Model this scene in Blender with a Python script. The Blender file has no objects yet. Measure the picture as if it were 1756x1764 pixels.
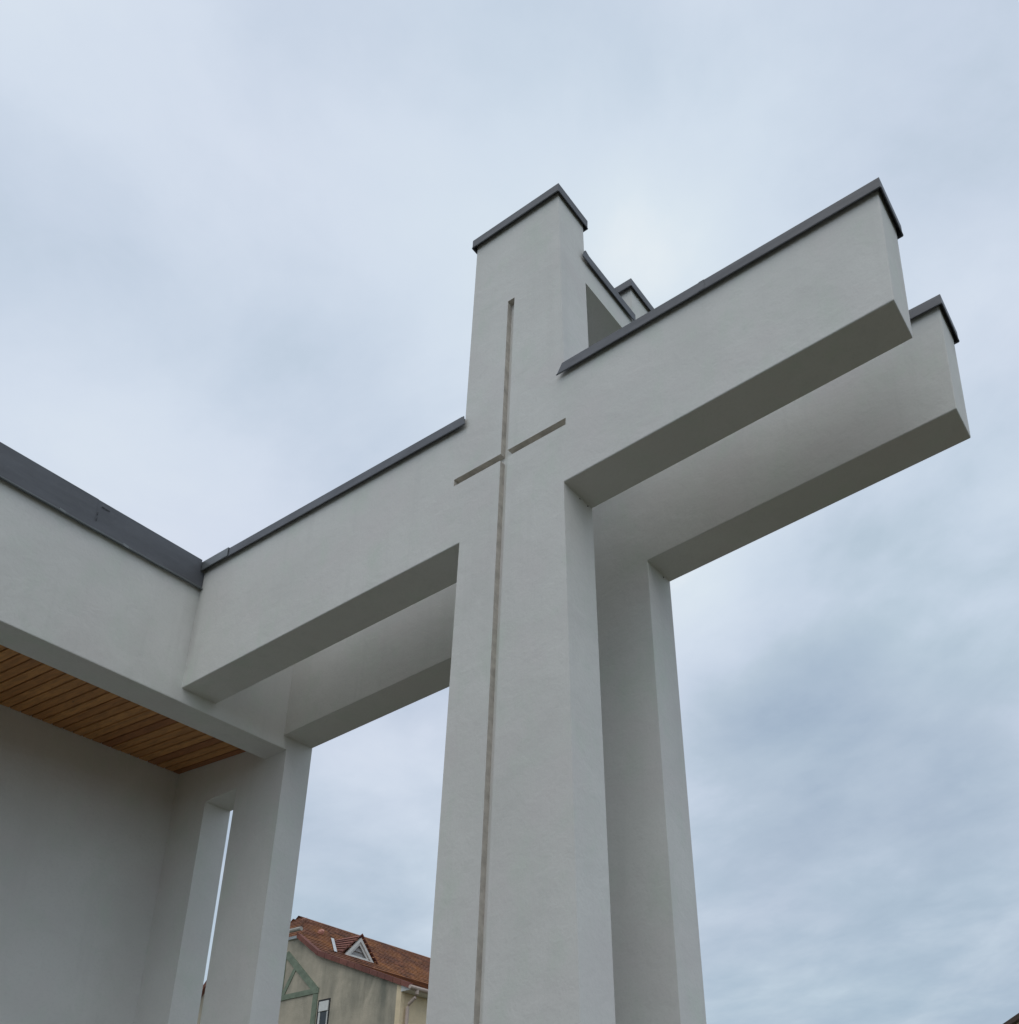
import bpy, bmesh, math, random
from mathutils import Vector, Matrix, noise as mnoise

random.seed(7)
scene = bpy.context.scene
COL = scene.collection
R = math.radians
S = 1.15                                   # metres per shaft width

# ------------------------------------------------------------------ camera
EYE = 1.6
CX, CY, CZ = 4.7158, -4.0796, 10.8738      # surveyed camera position in shaft widths
cam_d = bpy.data.cameras.new("camera")
cam = bpy.data.objects.new("camera", cam_d)
COL.objects.link(cam)
rot = (Matrix.Rotation(0.4227, 4, 'Z') @ Matrix.Rotation(1.9519, 4, 'X') @ Matrix.Rotation(-0.1053, 4, 'Z'))
cam.matrix_world = Matrix.Translation((CX * S, CY * S, EYE)) @ rot
cam_d.sensor_fit = 'HORIZONTAL'
cam_d.sensor_width = 36.0
cam_d.lens = 36.0 * 1675.84 / 1756.0
cam_d.shift_x = (878.0 - 1465.18) / 1756.0
cam_d.shift_y = (1544.11 - 882.0) / 1756.0
cam_d.clip_start = 0.05
cam_d.clip_end = 3000.0
scene.camera = cam

# ------------------------------------------------------------------ sky
SUN_EL, SUN_ROT = R(64), R(143)
world = bpy.data.worlds.new("World")
scene.world = world
world.use_nodes = True
wt = world.node_tree
wt.nodes.clear()


def nd(tree, typ, ins=None, **props):
    n = tree.nodes.new(typ)
    for k, v in props.items():
        setattr(n, k, v)
    for k, v in (ins or {}).items():
        sock = n.inputs[k]
        if isinstance(v, bpy.types.NodeSocket):
            tree.links.new(v, sock)
        else:
            sock.default_value = v
    return n


def mth(tree, op, a, b=0.0, c=0.0, clamp=False):
    n = nd(tree, 'ShaderNodeMath', {0: a, 1: b, 2: c}, operation=op)
    n.use_clamp = clamp
    return n.outputs[0]


def ramp(tree, fac, stops, interp='LINEAR'):
    n = nd(tree, 'ShaderNodeValToRGB', {0: fac})
    cr = n.color_ramp
    cr.interpolation = interp
    while len(cr.elements) < len(stops):
        cr.elements.new(0.5)
    for e, (p, c) in zip(cr.elements, stops):
        e.position = p
        e.color = (c[0], c[1], c[2], 1) if isinstance(c, (tuple, list)) else (c, c, c, 1)
    return n.outputs[0]


def mixc(tree, fac, a, b, mode='MIX'):
    n = nd(tree, 'ShaderNodeMix', data_type='RGBA', blend_type=mode)
    for idx, v in ((0, fac), (6, a), (7, b)):
        if isinstance(v, bpy.types.NodeSocket):
            tree.links.new(v, n.inputs[idx])
        elif isinstance(v, (int, float)):
            n.inputs[idx].default_value = v
        else:
            n.inputs[idx].default_value = (v[0], v[1], v[2], 1)
    return n.outputs[2]


def srgb(r, g, b):
    f = lambda c: c / 12.92 if c <= 0.04045 else ((c + 0.055) / 1.055) ** 2.4
    return (f(r / 255), f(g / 255), f(b / 255))


def sc(c, k):
    return (c[0] * k, c[1] * k, c[2] * k)


tc = nd(wt, 'ShaderNodeTexCoord').outputs['Generated']
sx = nd(wt, 'ShaderNodeSeparateXYZ', {0: tc}).outputs
zz = mth(wt, 'MAXIMUM', sx[2], 0.0)
den = mth(wt, 'ADD', zz, 0.16)
px = mth(wt, 'DIVIDE', sx[0], den)
py = mth(wt, 'DIVIDE', sx[1], den)
pv = nd(wt, 'ShaderNodeCombineXYZ', {0: px, 1: py, 2: 3.7}).outputs[0]
n1 = nd(wt, 'ShaderNodeTexNoise', {'Vector': pv, 'Scale': 1.15, 'Detail': 4.0, 'Roughness': 0.5, 'Distortion': 0.25}).outputs[0]
pv2 = nd(wt, 'ShaderNodeMapping', {0: pv, 1: (5.3, 2.1, 0.0), 2: (0, 0, R(24)), 3: (1.0, 1.3, 1.0)}).outputs[0]
n2 = nd(wt, 'ShaderNodeTexNoise', {'Vector': pv2, 'Scale': 3.0, 'Detail': 7.0, 'Roughness': 0.55, 'Distortion': 0.3}).outputs[0]
pv4 = nd(wt, 'ShaderNodeMapping', {0: pv, 1: (1.3, 8.1, 0.0), 2: (0, 0, R(24)), 3: (1.0, 1.2, 1.0)}).outputs[0]
n4 = nd(wt, 'ShaderNodeTexNoise', {'Vector': pv4, 'Scale': 7.5, 'Detail': 6.0, 'Roughness': 0.6, 'Distortion': 0.15}).outputs[0]
cv_ = mth(wt, 'ADD', mth(wt, 'ADD', mth(wt, 'MULTIPLY', n1, 0.30), mth(wt, 'ADD', mth(wt, 'MULTIPLY', n2, 0.46), mth(wt, 'MULTIPLY', n4, 0.16))), 0.05)


def lobe(az, el, width, amp):
    """a broad thicker or thinner part of the overcast in one compass direction"""
    d = (math.cos(R(el)) * math.cos(R(az)), math.cos(R(el)) * math.sin(R(az)), math.sin(R(el)))
    dot = nd(wt, 'ShaderNodeVectorMath', {0: tc, 1: d}, operation='DOT_PRODUCT').outputs['Value']
    t = mth(wt, 'MULTIPLY', mth(wt, 'SUBTRACT', dot, 1.0), 1.0 / (1 - math.cos(R(width))))
    return mth(wt, 'MULTIPLY', mth(wt, 'EXPONENT', t), amp)


LOBES = [(166.7, 53.7, 7.0, 0.144), (161.7, 55.7, 7.0, 0.140), (155.4, 57.6, 7.0, -0.258), (136.5, 61.8, 7.0, -0.121), (114.9, 62.8, 7.0, 0.077), (96.1, 60.8, 7.0, -0.067), (164.7, 48.3, 7.0, -0.210), (153.9, 53.3, 7.0, 0.138), (144.7, 55.5, 7.0, 0.162), (126.0, 55.6, 4.0, 0.297), (118.4, 59.8, 7.0, 0.069), (109.6, 61.9, 7.0, -0.052), (148.9, 48.0, 7.0, -0.342), (158.8, 47.8, 7.0, 0.053), (158.9, 43.3, 7.0, -0.033), (155.1, 42.1, 7.0, 0.254), (142.6, 48.0, 7.0, 0.226), (97.2, 53.7, 7.0, 0.056), (101.4, 41.3, 7.0, -0.023), (119.2, 35.5, 7.0, -0.623), (122.3, 37.8, 7.0, 0.674), (110.6, 38.0, 7.0, -0.069), (114.0, 28.5, 4.0, -0.092), (105.8, 30.8, 4.0, -0.047), (106.4, 27.5, 4.0, -0.119), (122.0, 23.9, 4.0, 0.077), (120.3, 22.1, 4.0, -0.133), (109.1, 22.8, 4.0, -0.129), (117.0, 17.4, 4.0, 0.045), (108.3, 15.8, 4.0, -0.022), (114.8, 21.3, 4.0, -0.031), (143.4, 24.9, 4.0, 0.011), (142.8, 28.7, 4.0, 0.162), (143.7, 21.6, 4.0, -0.042)]
for L in LOBES:
    cv_ = mth(wt, 'ADD', cv_, lobe(*L))
# bright patches added to the unseen sunward sky, to fill the shaded faces
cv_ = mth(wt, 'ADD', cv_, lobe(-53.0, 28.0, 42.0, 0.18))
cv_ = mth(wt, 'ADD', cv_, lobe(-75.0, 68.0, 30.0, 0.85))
SKYK = 10.0
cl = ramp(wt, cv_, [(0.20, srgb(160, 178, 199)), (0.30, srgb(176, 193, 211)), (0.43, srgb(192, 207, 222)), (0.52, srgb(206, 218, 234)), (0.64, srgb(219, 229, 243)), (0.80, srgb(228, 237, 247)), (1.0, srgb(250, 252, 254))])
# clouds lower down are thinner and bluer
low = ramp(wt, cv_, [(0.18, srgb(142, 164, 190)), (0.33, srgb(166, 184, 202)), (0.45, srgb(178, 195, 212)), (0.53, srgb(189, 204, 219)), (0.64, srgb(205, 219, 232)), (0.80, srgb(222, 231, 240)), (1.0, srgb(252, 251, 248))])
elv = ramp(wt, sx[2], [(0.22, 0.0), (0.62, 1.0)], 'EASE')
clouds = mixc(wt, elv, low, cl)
n3 = nd(wt, 'ShaderNodeTexNoise', {'Vector': pv, 'Scale': 1.7, 'Detail': 2.0}).outputs[0]
tint = ramp(wt, n3, [(0.35, (0.982, 1.008, 1.0)), (0.65, (1.008, 0.995, 1.006))])
clouds = mixc(wt, 1.0, clouds, tint, 'MULTIPLY')
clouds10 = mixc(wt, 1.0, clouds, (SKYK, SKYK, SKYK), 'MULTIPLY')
skyn = nd(wt, 'ShaderNodeTexSky', sky_type='NISHITA')
skyn.sun_disc = False
skyn.sun_elevation = SUN_EL
skyn.sun_rotation = SUN_ROT
skyn.air_density = 1.0
skyn.dust_density = 3.0
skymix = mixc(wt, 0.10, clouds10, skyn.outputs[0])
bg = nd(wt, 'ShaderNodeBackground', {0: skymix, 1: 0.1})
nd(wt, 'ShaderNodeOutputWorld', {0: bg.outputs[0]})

# ------------------------------------------------------------------ sun, exposure
sd = bpy.data.lights.new("sun", 'SUN')
sd.energy = 0.5
sd.angle = R(50)
sd.color = (1.0, 0.97, 0.92)
sun = bpy.data.objects.new("sun", sd)
COL.objects.link(sun)
sdir = Vector((math.cos(SUN_EL) * math.sin(SUN_ROT), math.cos(SUN_EL) * math.cos(SUN_ROT), math.sin(SUN_EL)))
sun.rotation_euler = sdir.to_track_quat('Z', 'Y').to_euler()
sun.location = (6, -12, 40)
vs = scene.view_settings
scene.display_settings.display_device = 'sRGB'
vs.view_transform = 'Standard'
vs.look = 'None'
vs.exposure = 0.0
vs.gamma = 1.0
vs.use_curve_mapping = False
scene.render.engine = 'CYCLES'
scene.cycles.max_bounces = 8
scene.cycles.diffuse_bounces = 6


# ------------------------------------------------------------------ materials
def mat(name):
    m = bpy.data.materials.new(name)
    m.use_nodes = True
    t = m.node_tree
    t.nodes.clear()
    b = nd(t, 'ShaderNodeBsdfPrincipled')
    nd(t, 'ShaderNodeOutputMaterial', {0: b.outputs[0]})
    return m, t, b


def setb(t, b, **k):
    for n, v in k.items():
        s = b.inputs[n.replace('_', ' ')]
        if isinstance(v, bpy.types.NodeSocket):
            t.links.new(v, s)
        elif isinstance(v, tuple):
            s.default_value = (v[0], v[1], v[2], 1)
        else:
            s.default_value = v


def wpos(t):
    return nd(t, 'ShaderNodeNewGeometry').outputs['Position']


def noise(t, vec, scale, detail=4.0, rough=0.5, dist=0.0):
    return nd(t, 'ShaderNodeTexNoise', {'Vector': vec, 'Scale': scale, 'Detail': detail, 'Roughness': rough, 'Distortion': dist}).outputs[0]


def mapping(t, vec, scale=(1, 1, 1), loc=(0, 0, 0), rotv=(0, 0, 0)):
    return nd(t, 'ShaderNodeMapping', {0: vec, 1: loc, 2: rotv, 3: scale}).outputs[0]


XLM = -3.30 * S


def stucco(name, base, streak=0.0):
    """mineral render: fine grain, faint trowel marks, slight algae and damp patches"""
    m, t, b = mat(name)
    p = wpos(t)
    big = noise(t, p, 0.9, 3.0, 0.55, 0.4)
    mid = noise(t, mapping(t, p, (1.0, 1.0, 0.6)), 3.2, 5.0, 0.6, 0.2)
    fine = noise(t, p, 42.0, 3.0, 0.6)
    grain = noise(t, p, 260.0, 2.0, 0.5)
    c = ramp(t, big, [(0.30, sc(base, 0.93)), (0.52, base), (0.72, sc(base, 1.04))])
    green = ramp(t, mid, [(0.50, 0.0), (0.70, 0.8)])
    c = mixc(t, green, c, (base[0] * 0.92, base[1] * 0.975, base[2] * 0.93))
    warm = ramp(t, noise(t, mapping(t, p, (1, 1, 1), (7, 3, 1)), 1.6, 3.0), [(0.48, 0.0), (0.70, 0.8)])
    c = mixc(t, warm, c, (base[0] * 0.985, base[1] * 0.955, base[2] * 0.97))
    c = mixc(t, ramp(t, fine, [(0.3, 0.30), (0.5, 0.0)]), c, sc(base, 0.86))
    speck = ramp(t, noise(t, mapping(t, p, (1, 1, 1), (11, 5, 2)), 16.0, 2.0, 0.7), [(0.70, 0.0), (0.78, 0.55)])
    c = mixc(t, speck, c, sc(base, 0.88))
    run = noise(t, mapping(t, p, (6.0, 6.0, 0.35)), 1.0, 5.0, 0.6)
    c = mixc(t, ramp(t, run, [(0.55, 0.0), (0.75, 0.55 + streak)]), c, sc(base, 0.90))
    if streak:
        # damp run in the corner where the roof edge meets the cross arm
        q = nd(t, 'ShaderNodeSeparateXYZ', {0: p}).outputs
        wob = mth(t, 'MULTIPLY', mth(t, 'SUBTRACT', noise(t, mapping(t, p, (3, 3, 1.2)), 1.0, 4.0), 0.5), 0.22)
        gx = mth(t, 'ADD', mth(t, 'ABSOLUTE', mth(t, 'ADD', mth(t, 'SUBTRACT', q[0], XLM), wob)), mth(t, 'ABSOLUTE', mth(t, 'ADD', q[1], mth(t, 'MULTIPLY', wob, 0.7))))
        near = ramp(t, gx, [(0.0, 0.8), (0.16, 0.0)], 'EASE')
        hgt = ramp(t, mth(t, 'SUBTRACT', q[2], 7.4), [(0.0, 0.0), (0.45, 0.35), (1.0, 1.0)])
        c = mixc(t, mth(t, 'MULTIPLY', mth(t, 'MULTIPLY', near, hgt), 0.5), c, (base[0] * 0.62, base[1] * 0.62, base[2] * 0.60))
    setb(t, b, Base_Color=c, Roughness=0.92)
    b.inputs['Specular IOR Level'].default_value = 0.18
    h = mth(t, 'ADD', mth(t, 'MULTIPLY', noise(t, p, 5.0, 3.0, 0.55, 0.3), 0.012),
            mth(t, 'ADD', mth(t, 'MULTIPLY', fine, 0.0018), mth(t, 'MULTIPLY', grain, 0.0009)))
    bp = nd(t, 'ShaderNodeBump', {'Strength': 0.55, 'Distance': 1.0, 'Height': h})
    setb(t, b, Normal=bp.outputs[0])
    return m


WHITE = stucco("white_render", (0.712, 0.709, 0.682))
WHITE_STAIN = stucco("white_render_damp", (0.712, 0.709, 0.682), 0.1)


def metal(name, base, rough=0.42, var=0.14):
    m, t, b = mat(name)
    p = wpos(t)
    n = noise(t, mapping(t, p, (1.0, 1.0, 2.2)), 2.2, 4.0, 0.6, 0.3)
    c = ramp(t, n, [(0.3, sc(base, 1 - var)), (0.7, sc(base, 1 + var))])
    dust = ramp(t, noise(t, p, 24.0, 5.0, 0.65), [(0.55, 0.0), (0.8, 0.35)])
    c = mixc(t, dust, c, sc(base, 1.45))
    setb(t, b, Base_Color=c, Metallic=0.0, Roughness=ramp(t, n, [(0.3, rough + 0.12), (0.7, rough)]))
    b.inputs['Specular IOR Level'].default_value = 0.5
    h = mth(t, 'MULTIPLY', noise(t, mapping(t, p, (0.6, 0.6, 3.0)), 3.0, 2.0), 0.012)
    setb(t, b, Normal=nd(t, 'ShaderNodeBump', {'Strength': 0.35, 'Distance': 1.0, 'Height': h}).outputs[0])
    return m


ZINC = metal("anthracite_metal", (0.096, 0.101, 0.114))
ZINC_NEW = metal("anthracite_metal_bright", (0.118, 0.130, 0.136), 0.36)
SEAL, t_, b_ = mat("dark_gap")
setb(t_, b_, Base_Color=(0.028, 0.028, 0.03), Roughness=0.9)


def wood():
    m, t, b = mat("cedar_boards")
    p = wpos(t)
    at = nd(t, 'ShaderNodeAttribute', attribute_name="tone").outputs['Fac']
    base = ramp(t, at, [(0.0, (0.38, 0.15, 0.06)), (0.25, (0.45, 0.185, 0.07)), (0.5, (0.56, 0.26, 0.09)), (1.0, (0.70, 0.345, 0.122))])
    sh = nd(t, 'ShaderNodeCombineXYZ', {0: mth(t, 'MULTIPLY', at, 37.0), 1: mth(t, 'MULTIPLY', at, 11.0), 2: 0.0}).outputs[0]
    q = nd(t, 'ShaderNodeVectorMath', {0: mapping(t, p, (1.0, 14.0, 14.0)), 1: sh}, operation='ADD').outputs[0]
    g = noise(t, q, 2.2, 6.0, 0.65, 0.6)
    c = mixc(t, ramp(t, g, [(0.35, 0.5), (0.6, 0.0)]), base, (0.20, 0.085, 0.035))
    kn = nd(t, 'ShaderNodeTexVoronoi', {'Vector': mapping(t, p, (1.6, 5.5, 1.0)), 'Scale': 1.6}).outputs[0]
    c = mixc(t, ramp(t, kn, [(0.03, 0.75), (0.075, 0.0)]), c, (0.09, 0.04, 0.02))
    setb(t, b, Base_Color=c, Roughness=0.62)
    setb(t, b, Normal=nd(t, 'ShaderNodeBump', {'Strength': 0.3, 'Distance': 0.004, 'Height': g}).outputs[0])
    return m


WOOD = wood()


def old_wall(name, base, dirt):
    m, t, b = mat(name)
    p = wpos(t)
    st = noise(t, mapping(t, p, (1.5, 1.5, 0.30)), 1.0, 6.0, 0.62, 0.5)
    bl = noise(t, p, 0.35, 4.0, 0.6, 0.5)
    c = ramp(t, noise(t, p, 5.0, 5.0, 0.6), [(0.3, sc(base, 0.9)), (0.7, sc(base, 1.06))])
    k = mth(t, 'MULTIPLY', ramp(t, st, [(0.35, 0.0), (0.62, 1.0)]), ramp(t, bl, [(0.36, 0.25), (0.56, 1.0)]))
    c = mixc(t, mth(t, 'MULTIPLY', k, dirt), c, (base[0] * 0.46, base[1] * 0.50, base[2] * 0.52))
    # older soot and algae band lower down the gable
    setb(t, b, Base_Color=c, Roughness=0.95)
    b.inputs['Specular IOR Level'].default_value = 0.1
    setb(t, b, Normal=nd(t, 'ShaderNodeBump', {'Strength': 0.4, 'Distance': 0.02, 'Height': noise(t, p, 30.0, 3.0)}).outputs[0])
    return m


GABLE = old_wall("weathered_cream_render", (0.50, 0.445, 0.35), 1.0)
SIDEWALL = old_wall("cream_render", (0.80, 0.66, 0.45), 0.2)


def tiles(name, base, lichen):
    m, t, b = mat(name)
    p = wpos(t)
    at = nd(t, 'ShaderNodeAttribute', attribute_name="tone").outputs['Fac']
    c = ramp(t, at, [(0.0, sc(base, 0.55)), (0.5, base), (1.0, sc(base, 1.5))])
    mo = noise(t, p, 0.9, 5.0, 0.65, 0.4)
    c = mixc(t, ramp(t, mo, [(0.45, 0.0), (0.62, lichen)]), c, (0.42, 0.17, 0.045))
    c = mixc(t, ramp(t, noise(t, p, 7.0, 5.0, 0.7), [(0.60, 0.0), (0.74, lichen * 0.6)]), c, (0.34, 0.27, 0.19))
    c = mixc(t, ramp(t, noise(t, p, 3.1, 5.0, 0.7), [(0.5, 0.0), (0.75, 0.5)]), c, (0.055, 0.032, 0.025))
    setb(t, b, Base_Color=c, Roughness=0.85)
    setb(t, b, Normal=nd(t, 'ShaderNodeBump', {'Strength': 0.5, 'Distance': 0.02, 'Height': noise(t, p, 20.0, 4.0)}).outputs[0])
    return m


TILE = tiles("clay_tiles", (0.180, 0.068, 0.034), 0.55)
TILE_PLUM = tiles("plum_clay_tiles", (0.205, 0.078, 0.062), 0.12)
TILE_LIME = tiles("mortared_clay_tiles", (0.30, 0.16, 0.09), 0.9)
TILE_DARK = tiles("dark_slates", (0.045, 0.04, 0.04), 0.1)


def plain(name, c, rough=0.6, var=0.1, nscale=6.0):
    m, t, b = mat(name)
    p = wpos(t)
    setb(t, b, Base_Color=ramp(t, noise(t, p, nscale, 5.0, 0.6), [(0.3, sc(c, 1 - var)), (0.7, sc(c, 1 + var))]), Roughness=rough)
    return m


GREEN = plain("faded_green_paint", (0.185, 0.225, 0.165), 0.85, 0.22)
PVC = plain("off_white_paint", (0.66, 0.66, 0.63), 0.5, 0.08)
GREYWOOD = plain("grey_boarding", (0.36, 0.36, 0.36), 0.7, 0.15)
PIPE = plain("dusty_pink_gutter", (0.50, 0.40, 0.34), 0.55, 0.12)
CONC = plain("grey_cement", (0.42, 0.40, 0.36), 0.9, 0.2)
LEAD = plain("pale_lead", (0.52, 0.55, 0.57), 0.5, 0.12)
TERRA = plain("pink_terracotta", (0.56, 0.27, 0.21), 0.8, 0.1)
LAP = plain("lap_dark_grey", (0.05, 0.053, 0.06), 0.7, 0.1)  # darker grey for the lap and damage marks on the roof edge
LINING = plain("bare_mortar", (0.55, 0.515, 0.465), 0.9, 0.24, 9.0)
GLASS, t_, b_ = mat("dark_window_glass")
setb(t_, b_, Base_Color=(0.025, 0.03, 0.035), Roughness=0.06)
b_.inputs['Specular IOR Level'].default_value = 0.6


def ground_mat():
    m, t, b = mat("lawn_and_gravel")
    p = wpos(t)
    g = noise(t, p, 0.15, 5.0, 0.6)
    c = ramp(t, g, [(0.42, (0.058, 0.060, 0.028)), (0.58, (0.104, 0.091, 0.062))])
    c = mixc(t, ramp(t, noise(t, p, 25.0, 4.0), [(0.4, 0.5), (0.6, 0.0)]), c, (0.06, 0.07, 0.035))
    setb(t, b, Base_Color=c, Roughness=0.95)
    return m


def paving_mat():
    m, t, b = mat("forecourt_paving")
    p = wpos(t)
    br = nd(t, 'ShaderNodeTexBrick', {'Vector': p, 'Color1': (0.092, 0.086, 0.066, 1), 'Color2': (0.108, 0.10, 0.077, 1), 'Mortar': (0.07, 0.07, 0.06, 1),
                                      'Scale': 1.0, 'Mortar Size': 0.006, 'Brick Width': 0.6, 'Row Height': 0.4}).outputs[0]
    c = mixc(t, ramp(t, noise(t, p, 1.3, 5.0), [(0.35, 0.4), (0.65, 0.0)]), br, (0.072, 0.068, 0.052))
    setb(t, b, Base_Color=c, Roughness=0.9)
    return m


# ------------------------------------------------------------------ mesh helpers
class MB:
    def __init__(self):
        self.v, self.f, self.tone = [], [], []

    def face(self, pts, tone=0.5):
        i = len(self.v)
        self.v += [Vector(p) for p in pts]
        self.f.append(tuple(range(i, i + len(pts))))
        self.tone.append(tone)

    def hexa(self, P, tone=0.5, skip=()):
        """8 corners: 0-3 bottom ring, 4-7 top ring"""
        i = len(self.v)
        self.v += [Vector(p) for p in P]
        F = [(3, 2, 1, 0), (4, 5, 6, 7), (0, 1, 5, 4), (1, 2, 6, 5), (2, 3, 7, 6), (3, 0, 4, 7)]
        for k, f in enumerate(F):
            if k in skip:
                continue
            self.f.append(tuple(i + a for a in f))
            self.tone.append(tone)

    def box(self, x0, x1, y0, y1, z0, z1, tone=0.5, T=None):
        P = [(x0, y0, z0), (x1, y0, z0), (x1, y1, z0), (x0, y1, z0), (x0, y0, z1), (x1, y0, z1), (x1, y1, z1), (x0, y1, z1)]
        if T:
            P = [T(*p) for p in P]
        self.hexa(P, tone)

    def prism(self, poly, y0, y1, tone=0.5, T=None, caps=True, open_edges=()):
        """polygon in (x,z) extruded along y; open_edges lists side indices left open"""
        T = T or (lambda x, y, z: (x, y, z))
        a = [T(x, y0, z) for x, z in poly]
        b = [T(x, y1, z) for x, z in poly]
        i = len(self.v)
        self.v += [Vector(p) for p in a + b]
        n = len(poly)
        if caps:
            self.f.append(tuple(i + k for k in range(n)))
            self.f.append(tuple(i + n + k for k in reversed(range(n))))
            self.tone += [tone, tone]
        for k in range(n):
            if k in open_edges:
                continue
            j = (k + 1) % n
            self.f.append((i + k, i + n + k, i + n + j, i + j))
            self.tone.append(tone)

    def tube(self, pts, r, seg=10, tone=0.5, ends=True):
        pts = [Vector(p) for p in pts]
        rings = []
        for k, p in enumerate(pts):
            d = (pts[min(k + 1, len(pts) - 1)] - pts[max(k - 1, 0)]).normalized()
            up = Vector((0, 0, 1)) if abs(d.z) < 0.9 else Vector((1, 0, 0))
            u = d.cross(up).normalized()
            w = u.cross(d).normalized()
            rr = r[k] if isinstance(r, (list, tuple)) else r
            i = len(self.v)
            self.v += [p + (u * math.cos(2 * math.pi * a / seg) + w * math.sin(2 * math.pi * a / seg)) * rr for a in range(seg)]
            rings.append(i)
        for a, b in zip(rings, rings[1:]):
            for k in range(seg):
                j = (k + 1) % seg
                self.f.append((a + k, a + j, b + j, b + k))
                self.tone.append(tone)
        if ends:
            self.f.append(tuple(rings[0] + k for k in range(seg)))
            self.f.append(tuple(rings[-1] + k for k in reversed(range(seg))))
            self.tone += [tone, tone]

    def build(self, name, material, parent=None, smooth=False, normals=True):
        me = bpy.data.meshes.new(name)
        me.from_pydata([tuple(v) for v in self.v], [], self.f)
        at = me.attributes.new("tone", 'FLOAT', 'FACE')
        for k, tval in enumerate(self.tone):
            at.data[k].value = tval
        me.materials.append(material)
        if normals:
            bm = bmesh.new()
            bm.from_mesh(me)
            bmesh.ops.recalc_face_normals(bm, faces=bm.faces)
            bm.to_mesh(me)
            bm.free()
        if smooth:
            for p in me.polygons:
                p.use_smooth = True
        o = bpy.data.objects.new(name, me)
        COL.objects.link(o)
        if parent is not None:
            o.parent = parent
            o.matrix_parent_inverse = Matrix.Translation(parent.location).inverted()
        return o


def thing(name, label, cat, loc, group=None):
    o = bpy.data.objects.new(name, None)
    COL.objects.link(o)
    o.location = loc
    o.empty_display_size = 0.3
    o['label'] = label
    o['category'] = cat
    if group:
        o['group'] = group
    return o


def structure(name, mb, material):
    o = mb.build(name, material)
    o['kind'] = 'structure'
    return o


def round_edges(o, test, r=0.009):
    """plasterer's rounded arris on the edges that test(a, b) picks; a, b in survey units"""
    bm = bmesh.new()
    bm.from_mesh(o.data)
    bmesh.ops.remove_doubles(bm, verts=bm.verts, dist=1e-5)
    inv = lambda c: (c.x / S, c.y / S, (c.z - EYE) / S + CZ)
    es = [e for e in bm.edges if len(e.link_faces) == 2 and test(inv(e.verts[0].co), inv(e.verts[1].co))]
    bmesh.ops.bevel(bm, geom=es, offset=r, offset_type='OFFSET', segments=2, profile=0.5, affect='EDGES', clamp_overlap=True)
    bm.to_mesh(o.data)
    bm.free()


def cut(o, cutter_mb):
    """carve a recess into a mesh; the cutter is thrown away"""
    c = cutter_mb.build("cutter", WHITE)
    md = o.modifiers.new("recess", 'BOOLEAN')
    md.operation = 'DIFFERENCE'
    md.solver = 'EXACT'
    md.object = c
    dg = bpy.context.evaluated_depsgraph_get()
    me = bpy.data.meshes.new_from_object(o.evaluated_get(dg))
    old = o.data
    o.modifiers.clear()
    o.data = me
    me.name = o.name
    bpy.data.meshes.remove(old)
    cm = c.data
    bpy.data.objects.remove(c)
    bpy.data.meshes.remove(cm)


# survey units -> metres
def U(x, y, z):
    return (x * S, y * S, (z - CZ) * S + EYE)


ZG = CZ - EYE / S                                    # ground level in survey units
# ------------------------------------------------------------------ survey (shaft widths)
D, Y2, Y3 = 0.3038, 0.9565, 1.2558
XR, XR2, XL = 3.5928, 3.6433, -3.3000
ZB, ZBL, ZBR = 16.3613, 16.3013, 16.4293
ZT, ZTL, ZA = 17.5630, 17.6464, 17.5094
COP, OV = 0.0972, 0.0293
T0, T1, ZTOP = -0.0144, 0.8898, 19.6492
B0, B1, BE = -0.0043, 0.0448, -0.0103
YE, STRIP, ZF = 1.0013, 0.3132, 16.1626
XB, ZW, ZWX = -5.0201, 16.4758, 16.2999
ZBB, ZBT = 18.8339, 19.1858
ZSL, SX0, SX1 = 15.9788, -4.4769, -3.9960
GX0, GX1, GZ, GH, GTOP, GL, GR = 0.3776, 0.4483, 16.9039, 0.0667, 18.6322, -0.1019, 1.0094
ZPAR, PCV = 17.6651, 0.3082
GD = 0.044

# ------------------------------------------------------------------ ground
g = MB()
n = 40
E = 900.0
for i in range(n):
    for j in range(n):
        f = lambda k: math.copysign(abs(k / (n / 2) - 1) ** 2, k / (n / 2) - 1) * E
        g.face([(f(i), f(j), 0), (f(i + 1), f(j), 0), (f(i + 1), f(j + 1), 0), (f(i), f(j + 1), 0)])
structure("ground", g, ground_mat())
g = MB()
g.box(-12, 12, -14, 9, -0.05, 0.004)
structure("forecourt", g, paving_mat())


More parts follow.
